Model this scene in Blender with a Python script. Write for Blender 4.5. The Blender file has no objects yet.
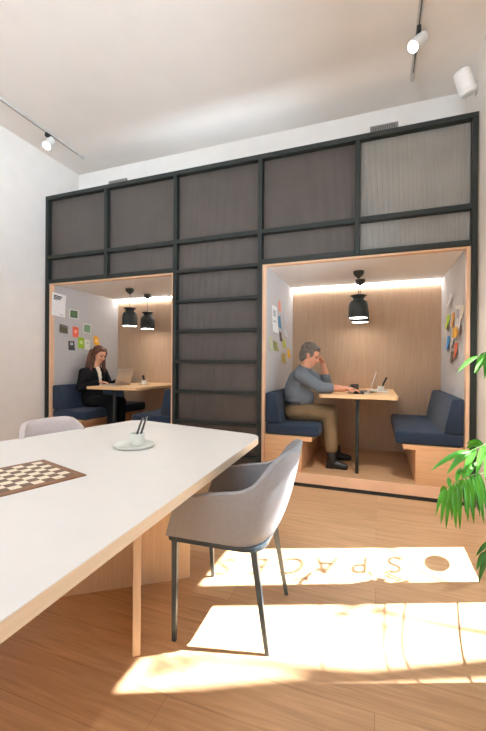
import bpy, bmesh, math, random
from mathutils import Vector as V, Matrix
random.seed(7)
PI = math.pi
S = bpy.context.scene
COL = S.collection
ORG = {}          # world origin of every parent object

# ------------------------------------------------------------------ materials
def srgb(r, g, b):
    f = lambda c: (c/12.92 if c <= .04045 else ((c+.055)/1.055)**2.4)
    return (f(r/255), f(g/255), f(b/255), 1)

def mat(name, col, rough=.5, spec=.5, metal=0, noise=.06, nscale=30, bump=0, bscale=200, bdist=.002, stretch=None, sheen=0, coat=0, trans=0):
    m = bpy.data.materials.new(name); m.use_nodes = True
    nt = m.node_tree; n = nt.nodes; L = nt.links
    p = n['Principled BSDF']
    p.inputs['Roughness'].default_value = rough
    p.inputs['Specular IOR Level'].default_value = spec
    p.inputs['Metallic'].default_value = metal
    p.inputs['Sheen Weight'].default_value = sheen
    p.inputs['Coat Weight'].default_value = coat
    tc = n.new('ShaderNodeTexCoord'); mp = n.new('ShaderNodeMapping')
    if stretch: mp.inputs['Scale'].default_value = stretch
    L.new(tc.outputs['Object'], mp.inputs['Vector'])
    nz = n.new('ShaderNodeTexNoise'); nz.inputs['Scale'].default_value = nscale; nz.inputs['Detail'].default_value = 4
    L.new(mp.outputs['Vector'], nz.inputs['Vector'])
    rp = n.new('ShaderNodeValToRGB')
    rp.color_ramp.elements[0].position = .3; rp.color_ramp.elements[1].position = .7
    rp.color_ramp.elements[0].color = tuple(c*(1-noise*2) for c in col[:3])+(1,)
    rp.color_ramp.elements[1].color = tuple(min(1, c*(1+noise*2)) for c in col[:3])+(1,)
    L.new(nz.outputs['Fac'], rp.inputs['Fac']); L.new(rp.outputs['Color'], p.inputs['Base Color'])
    if bump:
        n2 = n.new('ShaderNodeTexNoise'); n2.inputs['Scale'].default_value = bscale
        L.new(mp.outputs['Vector'], n2.inputs['Vector'])
        b = n.new('ShaderNodeBump'); b.inputs['Strength'].default_value = bump; b.inputs['Distance'].default_value = bdist
        L.new(n2.outputs['Fac'], b.inputs['Height']); L.new(b.outputs['Normal'], p.inputs['Normal'])
    return m

def emit(name, col, strength):
    m = bpy.data.materials.new(name); m.use_nodes = True
    nt = m.node_tree; nt.nodes.clear()
    e = nt.nodes.new('ShaderNodeEmission'); o = nt.nodes.new('ShaderNodeOutputMaterial')
    e.inputs['Color'].default_value = col; e.inputs['Strength'].default_value = strength
    nt.links.new(e.outputs[0], o.inputs[0]); return m

def glass(name):
    m = bpy.data.materials.new(name); m.use_nodes = True
    nt = m.node_tree; nt.nodes.clear()
    t = nt.nodes.new('ShaderNodeBsdfTransparent'); g = nt.nodes.new('ShaderNodeBsdfGlossy'); x = nt.nodes.new('ShaderNodeMixShader')
    g.inputs['Roughness'].default_value = .02
    lw = nt.nodes.new('ShaderNodeLayerWeight'); lw.inputs['Blend'].default_value = .15
    o = nt.nodes.new('ShaderNodeOutputMaterial')
    nt.links.new(lw.outputs['Fresnel'], x.inputs[0]); nt.links.new(t.outputs[0], x.inputs[1]); nt.links.new(g.outputs[0], x.inputs[2])
    nt.links.new(x.outputs[0], o.inputs[0]); return m

def plank_floor(name, c1, c2, cm, rough=.38):
    m = bpy.data.materials.new(name); m.use_nodes = True
    nt = m.node_tree; n = nt.nodes; L = nt.links; p = n['Principled BSDF']
    p.inputs['Roughness'].default_value = rough; p.inputs['Specular IOR Level'].default_value = .35
    tc = n.new('ShaderNodeTexCoord')
    br = n.new('ShaderNodeTexBrick'); br.offset = .37; br.offset_frequency = 2
    br.inputs['Scale'].default_value = 1; br.inputs['Brick Width'].default_value = 1.9; br.inputs['Row Height'].default_value = .19
    br.inputs['Mortar Size'].default_value = .0015; br.inputs['Mortar Smooth'].default_value = .2
    br.inputs['Color1'].default_value = c1; br.inputs['Color2'].default_value = c2; br.inputs['Mortar'].default_value = cm
    L.new(tc.outputs['Object'], br.inputs['Vector'])
    mp = n.new('ShaderNodeMapping'); mp.inputs['Scale'].default_value = (1.2, 22, 22)
    L.new(tc.outputs['Object'], mp.inputs['Vector'])
    nz = n.new('ShaderNodeTexNoise'); nz.inputs['Scale'].default_value = 2.2; nz.inputs['Detail'].default_value = 6; nz.inputs['Distortion'].default_value = 1.1
    L.new(mp.outputs['Vector'], nz.inputs['Vector'])
    rp = n.new('ShaderNodeValToRGB'); rp.color_ramp.elements[0].position = .3; rp.color_ramp.elements[1].position = .72
    rp.color_ramp.elements[0].color = (.80, .77, .73, 1); rp.color_ramp.elements[1].color = (1.08, 1.06, 1.04, 1)
    L.new(nz.outputs['Fac'], rp.inputs['Fac'])
    mx = n.new('ShaderNodeMix'); mx.data_type = 'RGBA'; mx.blend_type = 'MULTIPLY'; mx.inputs[0].default_value = 1
    L.new(br.outputs['Color'], mx.inputs[6]); L.new(rp.outputs['Color'], mx.inputs[7])
    L.new(mx.outputs[2], p.inputs['Base Color'])
    bp = n.new('ShaderNodeBump'); bp.inputs['Strength'].default_value = .06; bp.inputs['Distance'].default_value = .002
    L.new(nz.outputs['Fac'], bp.inputs['Height']); L.new(bp.outputs['Normal'], p.inputs['Normal'])
    return m

M = {}
M['plaster'] = mat('white_plaster', srgb(236, 231, 225), .9, .2, noise=.01, nscale=6)
M['ceiling'] = mat('ceiling_paint', srgb(238, 233, 227), .95, .1, noise=.008, nscale=4)
M['floor'] = plank_floor('oak_floor', srgb(216, 179, 140), srgb(203, 164, 125), srgb(182, 143, 107))
M['steel'] = mat('dark_green_steel', srgb(40, 45, 43), .5, .3, noise=.05)
M['panel'] = mat('ribbed_polycarbonate', srgb(78, 71, 67), .33, .5, noise=.05, nscale=4)
M['panel_lit'] = mat('lit_ribbed_polycarbonate', srgb(134, 131, 125), .3, .6, noise=.06, nscale=3)  # paler base paints in the reflected light on the right-hand panels
M['oakv'] = mat('booth_oak_veneer', srgb(190, 162, 136), .5, .3, noise=.04, nscale=3, stretch=(26, 26, 1.2))
M['oakh'] = mat('bench_oak_veneer', srgb(216, 170, 128), .5, .3, noise=.045, nscale=3, stretch=(1.2, 26, 26))
M['oakedge'] = mat('oak_edge', srgb(226, 188, 156), .5, .3, noise=.03, nscale=5)
M['oaktop'] = mat('booth_table_oak', srgb(226, 186, 140), .4, .35, noise=.04, nscale=3, stretch=(1.4, 22, 22))
M['felt'] = mat('grey_felt', srgb(186, 184, 184), .95, .1, noise=.03, nscale=60, bump=.2, bscale=500, sheen=.2)
M['boothceil'] = mat('booth_ceiling', srgb(240, 238, 237), .9, .1, noise=.01)
M['blue'] = mat('navy_wool', srgb(43, 55, 73), .9, .2, noise=.06, nscale=120, bump=.3, bscale=600, sheen=.1)
M['black'] = mat('black_metal', srgb(38, 40, 40), .45, .4, noise=.04)
M['lampblack'] = mat('pendant_black', srgb(44, 49, 48), .55, .4, noise=.05)
M['tablewhite'] = mat('white_laminate', srgb(232, 228, 222), .45, .4, noise=.006, nscale=8)
M['tableedge'] = mat('pale_birch_edge', srgb(226, 205, 176), .5, .3, noise=.03, nscale=8, stretch=(1, 1, 20))
M['birch'] = mat('pale_birch_panel', srgb(222, 198, 170), .5, .3, noise=.03, nscale=4, stretch=(20, 20, 1))
M['chair'] = mat('mauve_grey_upholstery', srgb(152, 155, 160), .6, .4, noise=.02, nscale=60, bump=.05, bscale=400)
M['chairpink'] = mat('blush_upholstery', srgb(196, 184, 181), .8, .3, noise=.02, nscale=60)
M['chairleg'] = mat('chair_leg_metal', srgb(74, 88, 96), .32, .6, metal=.35, noise=.03)
M['ceramic'] = mat('pale_celadon_ceramic', srgb(224, 226, 219), .3, .5, noise=.015)
M['whiteceramic'] = mat('white_ceramic', srgb(240, 238, 232), .25, .5, noise=.01)
M['darkceramic'] = mat('charcoal_ceramic', srgb(70, 72, 74), .4, .5, noise=.03)
M['pen'] = mat('gunmetal_pen', srgb(84, 80, 82), .3, .6, metal=.3, noise=.03)
M['inkblack'] = mat('ink_black_plastic', srgb(28, 28, 30), .4, .5, noise=.02)
M['alu'] = mat('laptop_aluminium', srgb(200, 196, 192), .35, .5, metal=.6, noise=.015)
M['screen'] = mat('laptop_screen', srgb(60, 66, 78), .2, .6, noise=.02)
M['whiteplastic'] = mat('white_plastic', srgb(240, 239, 236), .4, .4, noise=.01)
M['track'] = mat('track_grey', srgb(205, 202, 198), .5, .3, noise=.01)
M['slot'] = mat('track_slot', srgb(95, 95, 93), .5, .3, noise=.02)
M['vent'] = mat('grille_grey', srgb(150, 146, 140), .5, .3, noise=.02)
M['beige'] = mat('shaded_beige', srgb(214, 198, 172), .8, .2, noise=.01)
M['skin'] = mat('skin', srgb(214, 158, 128), .55, .35, noise=.03, nscale=40)
M['skin_m'] = mat('ruddy_skin', srgb(208, 146, 116), .55, .35, noise=.04, nscale=40)
M['lip'] = mat('lips', srgb(170, 92, 84), .5, .4, noise=.02)
M['eye'] = mat('dark_eye', srgb(48, 36, 32), .25, .5, noise=.02)
M['greyhair'] = mat('grey_hair', srgb(104, 96, 88), .7, .3, noise=.2, nscale=60, bump=.6, bscale=160)
M['brownhair'] = mat('chestnut_hair', srgb(86, 54, 38), .55, .4, noise=.2, nscale=40, bump=.5, bscale=160)
M['shirt'] = mat('grey_blue_shirt', srgb(112, 119, 126), .85, .2, noise=.05, nscale=160, bump=.8, bscale=13, bdist=.02)
M['khaki'] = mat('khaki_cotton', srgb(128, 106, 78), .85, .2, noise=.04, nscale=80, bump=.8, bscale=12, bdist=.02)
M['leather'] = mat('black_leather', srgb(24, 23, 23), .4, .5, noise=.03)
M['blazer'] = mat('black_suiting', srgb(24, 24, 27), .85, .2, noise=.03, bump=.7, bscale=14, bdist=.02)
M['cream'] = mat('cream_blouse', srgb(236, 226, 208), .8, .2, noise=.02)
M['leaf'] = mat('palm_leaf', srgb(66, 132, 22), .55, .3, noise=.14, nscale=8)
M['leafdark'] = mat('dark_palm_leaf', srgb(44, 104, 26), .45, .5, noise=.12, nscale=8)
M['stem'] = mat('palm_stem', srgb(84, 112, 44), .6, .3, noise=.1)
M['pot'] = mat('grey_pot', srgb(150, 148, 144), .8, .2, noise=.04)
M['soil'] = mat('soil', srgb(58, 42, 30), .95, .1, noise=.2)
M['glass'] = glass('window_glass')
M['vinyl'] = mat('frosted_vinyl', srgb(120, 120, 118), .8, .2, noise=.02)
M['led'] = emit('led_strip_light', (1, .97, .94, 1), 46)
M['bulb'] = emit('pendant_light', (1, .92, .80, 1), 22)
M['spot'] = emit('spot_lens', (1, .95, .88, 1), 40)
M['frame'] = mat('window_frame_paint', srgb(60, 62, 62), .5, .4, noise=.03)
PAPER = {}
def paper(r, g, b):
    k = (r, g, b)
    if k not in PAPER: PAPER[k] = mat('card_%d_%d_%d' % k, srgb(r, g, b), .8, .2, noise=.02)
    return PAPER[k]

# ------------------------------------------------------------------ mesh helpers
class MB:
    def __init__(s): s.bm = bmesh.new()
    def box(s, lo, hi, bev=0, seg=2, mi=0):
        c = [(a+b)/2 for a, b in zip(lo, hi)]; d = [abs(b-a) for a, b in zip(lo, hi)]
        return s.obox(c, d, Matrix(), bev, seg, mi)
    def obox(s, c, d, rot, bev=0, seg=2, mi=0):
        t = bmesh.new(); bmesh.ops.create_cube(t, size=1)
        for v in t.verts: v.co = V((v.co.x*d[0], v.co.y*d[1], v.co.z*d[2]))
        if bev: bmesh.ops.bevel(t, geom=t.edges[:], offset=min(bev, min(d)*.45), segments=seg, profile=.5, affect='EDGES')
        for v in t.verts: v.co = rot @ v.co + V(c)
        s.merge(t, mi); return s
    def merge(s, t, mi=0):
        mp = {v: s.bm.verts.new(v.co) for v in t.verts}
        for f in t.faces:
            try: nf = s.bm.faces.new([mp[v] for v in f.verts]); nf.material_index = mi or f.material_index
            except ValueError: pass
        t.free()
    def ringed(s, rings, caps=True, mi=0, closed=True):
        R = [[s.bm.verts.new(p) for p in r] for r in rings]; n = len(R[0])
        for a, b in zip(R, R[1:]):
            for i in range(n if closed else n-1):
                j = (i+1) % n
                f = s.bm.faces.new((a[i], a[j], b[j], b[i])); f.material_index = mi
        if caps:
            f = s.bm.faces.new(R[0][::-1]); f.material_index = mi
            f = s.bm.faces.new(R[-1]); f.material_index = mi
        return s
    def tube(s, pts, rad, n=10, caps=True, mi=0):
        pts = [V(p) for p in pts]; rad = rad if isinstance(rad, (list, tuple)) else [rad]*len(pts)
        t0 = (pts[1]-pts[0]).normalized()
        nrm = t0.orthogonal().normalized(); rings = []
        for i, p in enumerate(pts):
            t = (pts[min(i+1, len(pts)-1)]-pts[max(i-1, 0)]).normalized()
            nrm = (nrm - t*nrm.dot(t)).normalized(); b = t.cross(nrm)
            rings.append([p+(nrm*math.cos(2*PI*k/n)+b*math.sin(2*PI*k/n))*rad[i] for k in range(n)])
        return s.ringed(rings, caps, mi)
    def lathe(s, prof, c=(0, 0, 0), n=28, axis=V((0, 0, 1)), caps=True, mi=0):
        axis = V(axis).normalized(); a = axis.orthogonal().normalized(); b = axis.cross(a); c = V(c)
        return s.ringed([[c+axis*z+(a*math.cos(2*PI*k/n)+b*math.sin(2*PI*k/n))*max(r, .0004) for k in range(n)] for r, z in prof], caps, mi)
    def prism(s, poly, z0, z1, mi=0, mitop=None):
        a = [s.bm.verts.new((x, y, z0)) for x, y in poly]; b = [s.bm.verts.new((x, y, z1)) for x, y in poly]
        n = len(poly)
        for i in range(n):
            f = s.bm.faces.new((a[i], a[(i+1) % n], b[(i+1) % n], b[i])); f.material_index = mi
        f = s.bm.faces.new(a[::-1]); f.material_index = mi
        f = s.bm.faces.new(b); f.material_index = mi if mitop is None else mitop
        return s
    def grid(s, rows, mi=0):
        R = [[s.bm.verts.new(p) for p in r] for r in rows]
        for a, b in zip(R, R[1:]):
            for i in range(len(a)-1):
                f = s.bm.faces.new((a[i], a[i+1], b[i+1], b[i])); f.material_index = mi
        return s
    # blobs for figures
    def capsule(s, p1, r1, p2, r2, n=14):
        p1, p2 = V(p1), V(p2); d = p2-p1; L = d.length; t = d/L if L > 1e-6 else V((0, 0, 1))
        a = t.orthogonal().normalized(); b = t.cross(a); rings = []
        for k in range(1, 6):
            th = PI/2*(k/5.0); rings.append((p1-t*r1*math.cos(th), r1*math.sin(th)))
        for k in range(0, 5):
            th = PI/2*(k/5.0); rings.append((p2+t*r2*math.sin(th), r2*math.cos(th)))
        return s.ringed([[c+(a*math.cos(2*PI*i/n)+b*math.sin(2*PI*i/n))*r for i in range(n)] for c, r in rings])
    def chain(s, pts):
        for (p, r), (q, w) in zip(pts, pts[1:]): s.capsule(p, r, q, w)
        return s
    def ell(s, c, r, rot=None, n=18):
        t = bmesh.new(); bmesh.ops.create_uvsphere(t, u_segments=n, v_segments=n//2+2, radius=1)
        rot = rot or Matrix.Identity(3)
        for v in t.verts: v.co = rot @ V((v.co.x*r[0], v.co.y*r[1], v.co.z*r[2])) + V(c)
        s.merge(t); return s

def smooth_mesh(me, ang=40):
    for p in me.polygons: p.use_smooth = True
    try: me.set_sharp_from_angle(angle=math.radians(ang))
    except Exception: pass

def build(name, mb, mats, parent=None, at=None, ang=40, flat=False, normals=True):
    o0 = V(ORG[parent.name]) if parent else V(at or (0, 0, 0))
    if normals: bmesh.ops.recalc_face_normals(mb.bm, faces=mb.bm.faces[:])
    for v in mb.bm.verts: v.co -= o0
    me = bpy.data.meshes.new(name); mb.bm.to_mesh(me); mb.bm.free()
    for m in (mats if isinstance(mats, list) else [mats]): me.materials.append(m)
    if not flat: smooth_mesh(me, ang)
    o = bpy.data.objects.new(name, me); COL.objects.link(o)
    if parent: o.parent = parent
    else: o.location = o0
    ORG[o.name] = tuple(o0)
    return o

def blob(name, mb, m, parent=None, at=None, voxel=.008, it=4):
    """union of overlapping solids as one smooth continuous skin"""
    bmesh.ops.recalc_face_normals(mb.bm, faces=mb.bm.faces[:])
    o0 = V(ORG[parent.name]) if parent else V(at or (0, 0, 0))
    for v in mb.bm.verts: v.co -= o0
    me = bpy.data.meshes.new('raw'); mb.bm.to_mesh(me); mb.bm.free()
    t = bpy.data.objects.new('raw', me); COL.objects.link(t)
    r = t.modifiers.new('r', 'REMESH'); r.mode = 'VOXEL'; r.voxel_size = voxel; r.adaptivity = 0
    if it:
        sm = t.modifiers.new('s', 'SMOOTH'); sm.factor = .5; sm.iterations = it
    dg = bpy.context.evaluated_depsgraph_get()
    new = bpy.data.meshes.new_from_object(t.evaluated_get(dg)); new.name = name
    bpy.data.objects.remove(t); bpy.data.meshes.remove(me)
    new.materials.clear(); new.materials.append(m)
    for p in new.polygons: p.use_smooth = True; p.material_index = 0
    o = bpy.data.objects.new(name, new); COL.objects.link(o)
    if parent: o.parent = parent
    else: o.location = o0
    ORG[o.name] = tuple(o0)
    return o

def tag(o, label, cat, group=None):
    o['label'] = label; o['category'] = cat
    if group: o['group'] = group
    return o
def thing(name, at, label, cat, group=None):
    o = bpy.data.objects.new(name, None); COL.objects.link(o); o.location = at; o.empty_display_size = .05
    ORG[o.name] = tuple(at); return tag(o, label, cat, group)
def struct(o): o['kind'] = 'structure'; return o
def copy_tree(o, loc, rz=0, label=None, cat=None, group=None):
    r = o.copy(); COL.objects.link(r); r.location = loc; r.rotation_euler = (0, 0, rz)
    if label: r['label'] = label
    if group: r['group'] = group
    for ch in list(o.children):
        c = ch.copy(); COL.objects.link(c); c.parent = r
        for g in list(ch.children):
            d = g.copy(); COL.objects.link(d); d.parent = c
    return r
def rz(a): return Matrix.Rotation(a, 3, 'Z')

# ------------------------------------------------------------------ camera
cam = bpy.data.cameras.new('camera'); co = bpy.data.objects.new('camera', cam); COL.objects.link(co)
yaw, pitch, roll = math.radians(20.03), math.radians(-.208), math.radians(.386)
fw = V((-math.sin(yaw), math.cos(yaw), 0)); rt = V((math.cos(yaw), math.sin(yaw), 0)); up = V((0, 0, 1))
fw2 = math.cos(pitch)*fw+math.sin(pitch)*up; up2 = -math.sin(pitch)*fw+math.cos(pitch)*up
rt3 = math.cos(roll)*rt+math.sin(roll)*up2; up3 = -math.sin(roll)*rt+math.cos(roll)*up2
R = Matrix((rt3, up3, -fw2)).transposed().to_4x4(); R.translation = V((0, -3.628, 1.2))
co.matrix_world = R
cam.sensor_fit = 'VERTICAL'; cam.sensor_height = 36; cam.lens = 368.5/731*36
cam.clip_start = .02
S.camera = co

# ------------------------------------------------------------------ room shell
XL, XR, ZC, YB, YN = -4.04, .80, 3.895, .53, -6.6
struct(build('floor', MB().box((XL-.1, YN, -.05), (XR+.1, .02, 0)), M['floor']))
struct(build('ceiling', MB().box((XL-.1, YN, ZC), (XR+.1, YB+.1, ZC+.1)), M['ceiling']))
struct(build('wall_left', MB().box((XL-.1, YN, 0), (XL, YB+.1, ZC)), M['plaster']))
struct(build('wall_back', MB().box((XL-.1, YB, 2.4), (XR+.1, YB+.1, ZC)), M['plaster']))
WIN = [(-1.165, -.70), (-1.855, -1.305), (-6.3, -3.1)]  # last opening is unseen, added to bounce sun off the table to the ceiling
ZS, ZT = .34, 2.36
w = MB(); ys = sorted(WIN); T = .06
w.box((XR, YN, 0), (XR+T, .0, ZS)); w.box((XR, YN, 3.55), (XR+T, .0, ZC)); w.box((XR, -2.9, ZT), (XR+T, .0, 3.55)); w.box((XR, YN, ZT), (XR+T, ys[0][0], 3.55)); w.box((XR, ys[0][1], ZT), (XR+T, -2.9, 3.55))
prev = YN
for a, b in ys: w.box((XR, prev, ZS), (XR+T, a, ZT)); prev = b
w.box((XR, ys[0][0], ZS), (XR+T, ys[0][1], 1.75))
w.box((XR, prev, ZS), (XR+T, .0, ZT))
w.box((XR, 0, 0), (XR+T, YB+.1, ZC))
struct(build('wall_right', w, M['plaster']))
struct(build('shade_strip_1', MB().box((.788, -.004, 0), (XR, .02, 3.36)), M['beige']))  # strip coloured beige for the shaded wall edge beside the end post
for i, (a, b) in enumerate(sorted(WIN, reverse=True)):
    f = MB(); x0, x1, t = XR+.012, XR+.04, .022; zs, zt = (1.75, 3.55) if i == 2 else (ZS, ZT)
    f.box((x0, a, zs), (x1, a+t, zt)); f.box((x0, b-t, zs), (x1, b, zt)); f.box((x0, a+t, zs), (x1, b-t, zs+t)); f.box((x0, a+t, zt-t), (x1, b-t, zt))
    if i == 2:
        for k in (1, 2): f.box((x0, a+(b-a)*k/3-.02, zs+t), (x1, a+(b-a)*k/3+.02, zt-t))
    fo = struct(build('window_%d' % (i+1), f, M['frame']))
    build('glass_pane', MB().box((XR+.024, a+t, zs+t), (XR+.028, b-t, zt-t)), M['glass'], fo)
    if i == 0: w1 = fo
f = MB(); y0, y1 = YN-.1, YN
f.box((XL, y0, 0), (XR, y1, 2.0)).box((XL, y0, 3.55), (XR, y1, ZC)).box((XL, y0, 2.0), (XL+.3, y1, 3.55)).box((XR-.3, y0, 2.0), (XR, y1, 3.55))
struct(build('wall_front', f, M['plaster']))
f = MB(); xa, xb, n_ = XL+.3, XR-.3, 3
f.box((xa, y0+.03, 2.0), (xb, y0+.08, 2.05)).box((xa, y0+.03, 3.5), (xb, y0+.08, 3.55))
for k in range(n_+1):
    x = xa+.025+(xb-xa-.05)*k/n_; f.box((x-.025, y0+.03, 2.05), (x+.025, y0+.08, 3.5))
fo = struct(build('window_4', f, M['frame']))  # unseen window, added to let light in from behind the camera
build('glass_pane', MB().box((xa+.02, y0+.053, 2.02), (xb-.02, y0+.057, 3.52)), M['glass'], fo)
# sign lettering on the first window: reads upwards, from outside
def text_mesh(txt, size):
    c = bpy.data.curves.new('t', 'FONT'); c.body = txt; c.size = size; c.align_x = 'CENTER'; c.align_y = 'CENTER'; c.extrude = .0006; c.offset = .002
    o = bpy.data.objects.new('t', c); COL.objects.link(o)
    me = bpy.data.meshes.new_from_object(o.evaluated_get(bpy.context.evaluated_depsgraph_get()))
    bpy.data.objects.remove(o); bpy.data.curves.remove(c); return me
def text_part(name, txt, size, m, parent, mtx):
    me = text_mesh(txt, size); me.name = name
    me.transform(mtx); me.transform(Matrix.Translation(-V(ORG[parent.name]))); me.materials.append(m)
    o = bpy.data.objects.new(name, me); COL.objects.link(o); o.parent = parent; ORG[o.name] = ORG[parent.name]; return o
SIGN_Y = -.93
for ch, z in zip('SPACES', [.98, 1.24, 1.50, 1.75, 2.0, 2.25]):
    # letter right -> +z, letter top -> -y, face -> +x
    mt = Matrix(((0, 0, 1, XR+.031), (0, -1, 0, SIGN_Y), (1, 0, 0, z), (0, 0, 0, 1)))
    text_part('sign_letter', ch, .27, M['vinyl'], w1, mt)
build('sign_disc', MB().lathe([(.0, 0), (.1, 0), (.1, .0012), (0, .0012)], (XR+.030, SIGN_Y, .65), axis=V((1, 0, 0))), M['vinyl'], w1)

# ------------------------------------------------------------------ steel partition
part = thing('steel_partition', (-1.625, 0, 0), 'floor to ceiling dark green steel grid partition filled with ribbed grey panels', 'partition')
PX = [-4.013, -3.081, -2.128, -1.137, -.186, .765]
PW = .046; ZTOP = 3.344
RZ = [2.554, 2.246]
for i, x in enumerate(PX):
    z0 = 2.222 if i in (1, 4) else 0.0
    hw = PW/2
    build('post', MB().box((x-hw, -.035, z0), (x+hw, .05, ZTOP-.05), .003, 1), M['steel'], part)
build('rail', MB().box((-4.036, -.036, ZTOP-.05), (.788, .05, ZTOP), .003, 1), M['steel'], part)
def ribs(x0, x1, z0, z1, y=.025, pitch=.021, amp=.0035):
    n = max(2, int((x1-x0)/pitch))*6; rows = []
    for z in (z0, z1):
        rows.append([(x0+(x1-x0)*k/n, y-amp*abs(math.sin(PI*k/6)), z) for k in range(n+1)])
    mb = MB().grid(rows)
    mb.grid([[(x0, y+.012, z0), (x1, y+.012, z0)], [(x0, y+.012, z1), (x1, y+.012, z1)]])
    return mb
zc = [2.222-.332*k for k in range(0, 7)]
for i in range(5):
    a, b = PX[i]+PW/2, PX[i+1]-PW/2
    for zr in RZ:
        if zr == 2.246 and i == 2: continue
        build('rail', MB().box((a, -.034, zr-.024), (b, .05, zr+.024), .003, 1), M['steel'], part)
    pm = M['panel_lit'] if i == 4 else M['panel']
    build('ribbed_panel', ribs(a, b, 2.578, ZTOP-.05), pm, part, ang=70)
    build('ribbed_panel', ribs(a, b, 2.27 if i != 2 else 2.24, 2.53), pm, part, ang=70)
    if i == 2:
        for k, z in enumerate(zc):
            build('rail', MB().box((a, -.034, z-.018), (b, .05, z+.018), .003, 1), M['steel'], part)
            build('ribbed_panel', ribs(a, b, (zc[k+1]+.018) if k+1 < len(zc) else 0.0, z-.018), pm, part, ang=70)
# grilles on the back wall above the partition
def grille(x0, x1, z0, z1, label):
    g = thing('wall_grille', ((x0+x1)/2, YB, z0), label, 'vent', 'wall grilles above the partition')
    y = YB-.03
    f = MB().box((x0, y, z0), (x1, YB-.001, z0+.012)).box((x0, y, z1-.012), (x1, YB-.001, z1)).box((x0, y, z0), (x0+.012, YB-.001, z1)).box((x1-.012, y, z0), (x1, YB-.001, z1))
    build('frame', f, M['vent'], g)
    sl = MB(); n = 11
    for k in range(n):
        x = x0+.012+(x1-x0-.024)*(k+.5)/n; sl.box((x-.006, y+.004, z0+.012), (x+.006, YB-.002, z1-.012))
    build('slats', sl, M['vent'], g)
    build('backing', MB().box((x0+.01, YB-.006, z0+.01), (x1-.01, YB-.0005, z1-.01)), M['slot'], g)
grille(-.093, .184, 3.60, 3.722, 'slatted grey wall grille above the partition, at the right')
grille(-3.49, -3.20, 3.58, 3.70, 'slatted grey wall grille above the partition, at the left')

# ------------------------------------------------------------------ booths
ZP = .135; ZB = 2.222; YK = 1.30
def booth(xo0, xo1, label):
    t = .03; x0, x1 = xo0+t, xo1-t
    b = thing('meeting_booth', ((xo0+xo1)/2, .65, 0), label, 'booth', 'meeting booths in the partition')
    fr = MB().box((xo0, -.012, ZP), (x0, .045, ZB), .002, 1).box((x1, -.012, ZP), (xo1, .045, ZB), .002, 1).box((x0, -.012, ZB-.02), (x1, .045, ZB), .002, 1)
    build('wood_frame', fr, M['oakedge'], b)
    build('felt_wall', MB().box((xo0, .045, ZP), (x0, YK, ZB)), M['felt'], b)
    build('felt_wall', MB().box((x1, .045, ZP), (xo1, YK, ZB)), M['felt'], b)
    build('ceiling_panel', MB().box((xo0, .045, ZB), (xo1, YK+.03, ZB+.03)), M['boothceil'], b)
    build('back_wall', MB().box((xo0, YK, ZP), (xo1, YK+.03, ZB)), M['oakv'], b)
    build('light_strip', MB().box((x0+.004, YK-.026, ZB-.022), (x1-.004, YK-.001, ZB-.001)), M['led'], b)
    pl = MB().box((xo0, -.012, .034), (xo1, YK+.03, ZP), .002, 1)
    build('platform', pl, M['floor'], b)
    build('platform_front', MB().box((xo0, -.026, .036), (xo1, -.0125, ZP), .001, 1), M['oakedge'], b)
    build('plinth', MB().box((xo0, -.02, 0), (xo1, YK, .034)), M['black'], b)  # black plinth doubles as the recess shadow under the platform
    return b
booth(-3.99, -2.151, 'oak lined left meeting booth where the woman in black sits')
booth(-1.114, .742, 'oak lined right meeting booth where the grey-haired man sits')

def bench(xw, s, label):
    """xw: wall side x; s=+1 seat extends to +x"""
    b = thing('booth_bench', (xw+s*.25, .65, ZP), label, 'bench', 'upholstered booth benches')
    X = lambda d: xw+s*d
    def bx(mb, d0, d1, y0, y1, z0, z1, bev=.002): 
        a, c = sorted((X(d0), X(d1))); return mb.box((a, y0, z0), (c, y1, z1), bev, 3)
    bd = MB(); bx(bd, .002, .385, .0, YK-.01, ZP, .44); build('plinth', bd, M['oakh'], b)
    sl = MB(); bx(sl, .002, .485, .0, YK-.01, .44, .483); build('seat_board', sl, M['oakh'], b)
    c = MB(); bx(c, .004, .55, .012, YK-.012, .483, .60, .028); build('seat_cushion', c, M['blue'], b)
    # sloped back cushion, extruded along y
    prof = [(.004, .60), (.155, .60), (.152, .64), (.10, .885), (.085, .905), (.02, .91), (.004, .90)]
    bk = MB(); rings = []
    for y, k in ((.016, .94), (.02, .98), (.03, 1), (YK-.03, 1), (YK-.02, .98), (YK-.014, .94)):
        cx = sum(p[0] for p in prof)/7; cz = sum(p[1] for p in prof)/7
        rings.append([(X(cx+(p[0]-cx)*k), y, cz+(p[1]-cz)*k) for p in prof])
    bk.ringed(rings); build('back_cushion', bk, M['blue'], b, ang=50)
    return b
bench(-1.084, 1, 'navy cushioned oak bench on which the grey-haired man sits')
bench(.712, -1, 'empty navy cushioned oak bench at the right of the right booth')
bench(-3.96, 1, 'navy cushioned bench on which the woman in black sits')
bench(-2.181, -1, 'empty navy cushioned bench across the table from the woman')

def booth_table(x0, x1, yf, label):
    z1 = .904; z0 = z1-.03; r = .05
    t = thing('booth_table', ((x0+x1)/2, (yf+YK)/2, ZP), label, 'table', 'oak booth tables')
    poly = [(x0, YK-.002), (x0, yf+r)]+[(x0+r-r*math.cos(a), yf+r-r*math.sin(a)) for a in (PI/6, PI/3)]+[(x0+r, yf), (x1-r, yf)]+[(x1-r+r*math.sin(a), yf+r-r*math.cos(a)) for a in (PI/6, PI/3)]+[(x1, yf+r), (x1, YK-.002)]
    build('tabletop', MB().prism(poly, z0, z1), M['oaktop'], t, ang=30)
    cx = (x0+x1)/2
    lg = MB().box((cx-.016, yf+.08, ZP), (cx+.016, yf+.112, z0-.008), .004, 2)
    build('leg', lg, M['steel'], t)
    build('support_bar', MB().box((cx-.025, yf+.06, z0-.03), (cx+.025, YK-.004, z0), .003, 1).box((x0+.06, yf+.075, z0-.012), (x1-.06, yf+.125, z0), .003, 1), M['steel'], t)
    return t
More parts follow.
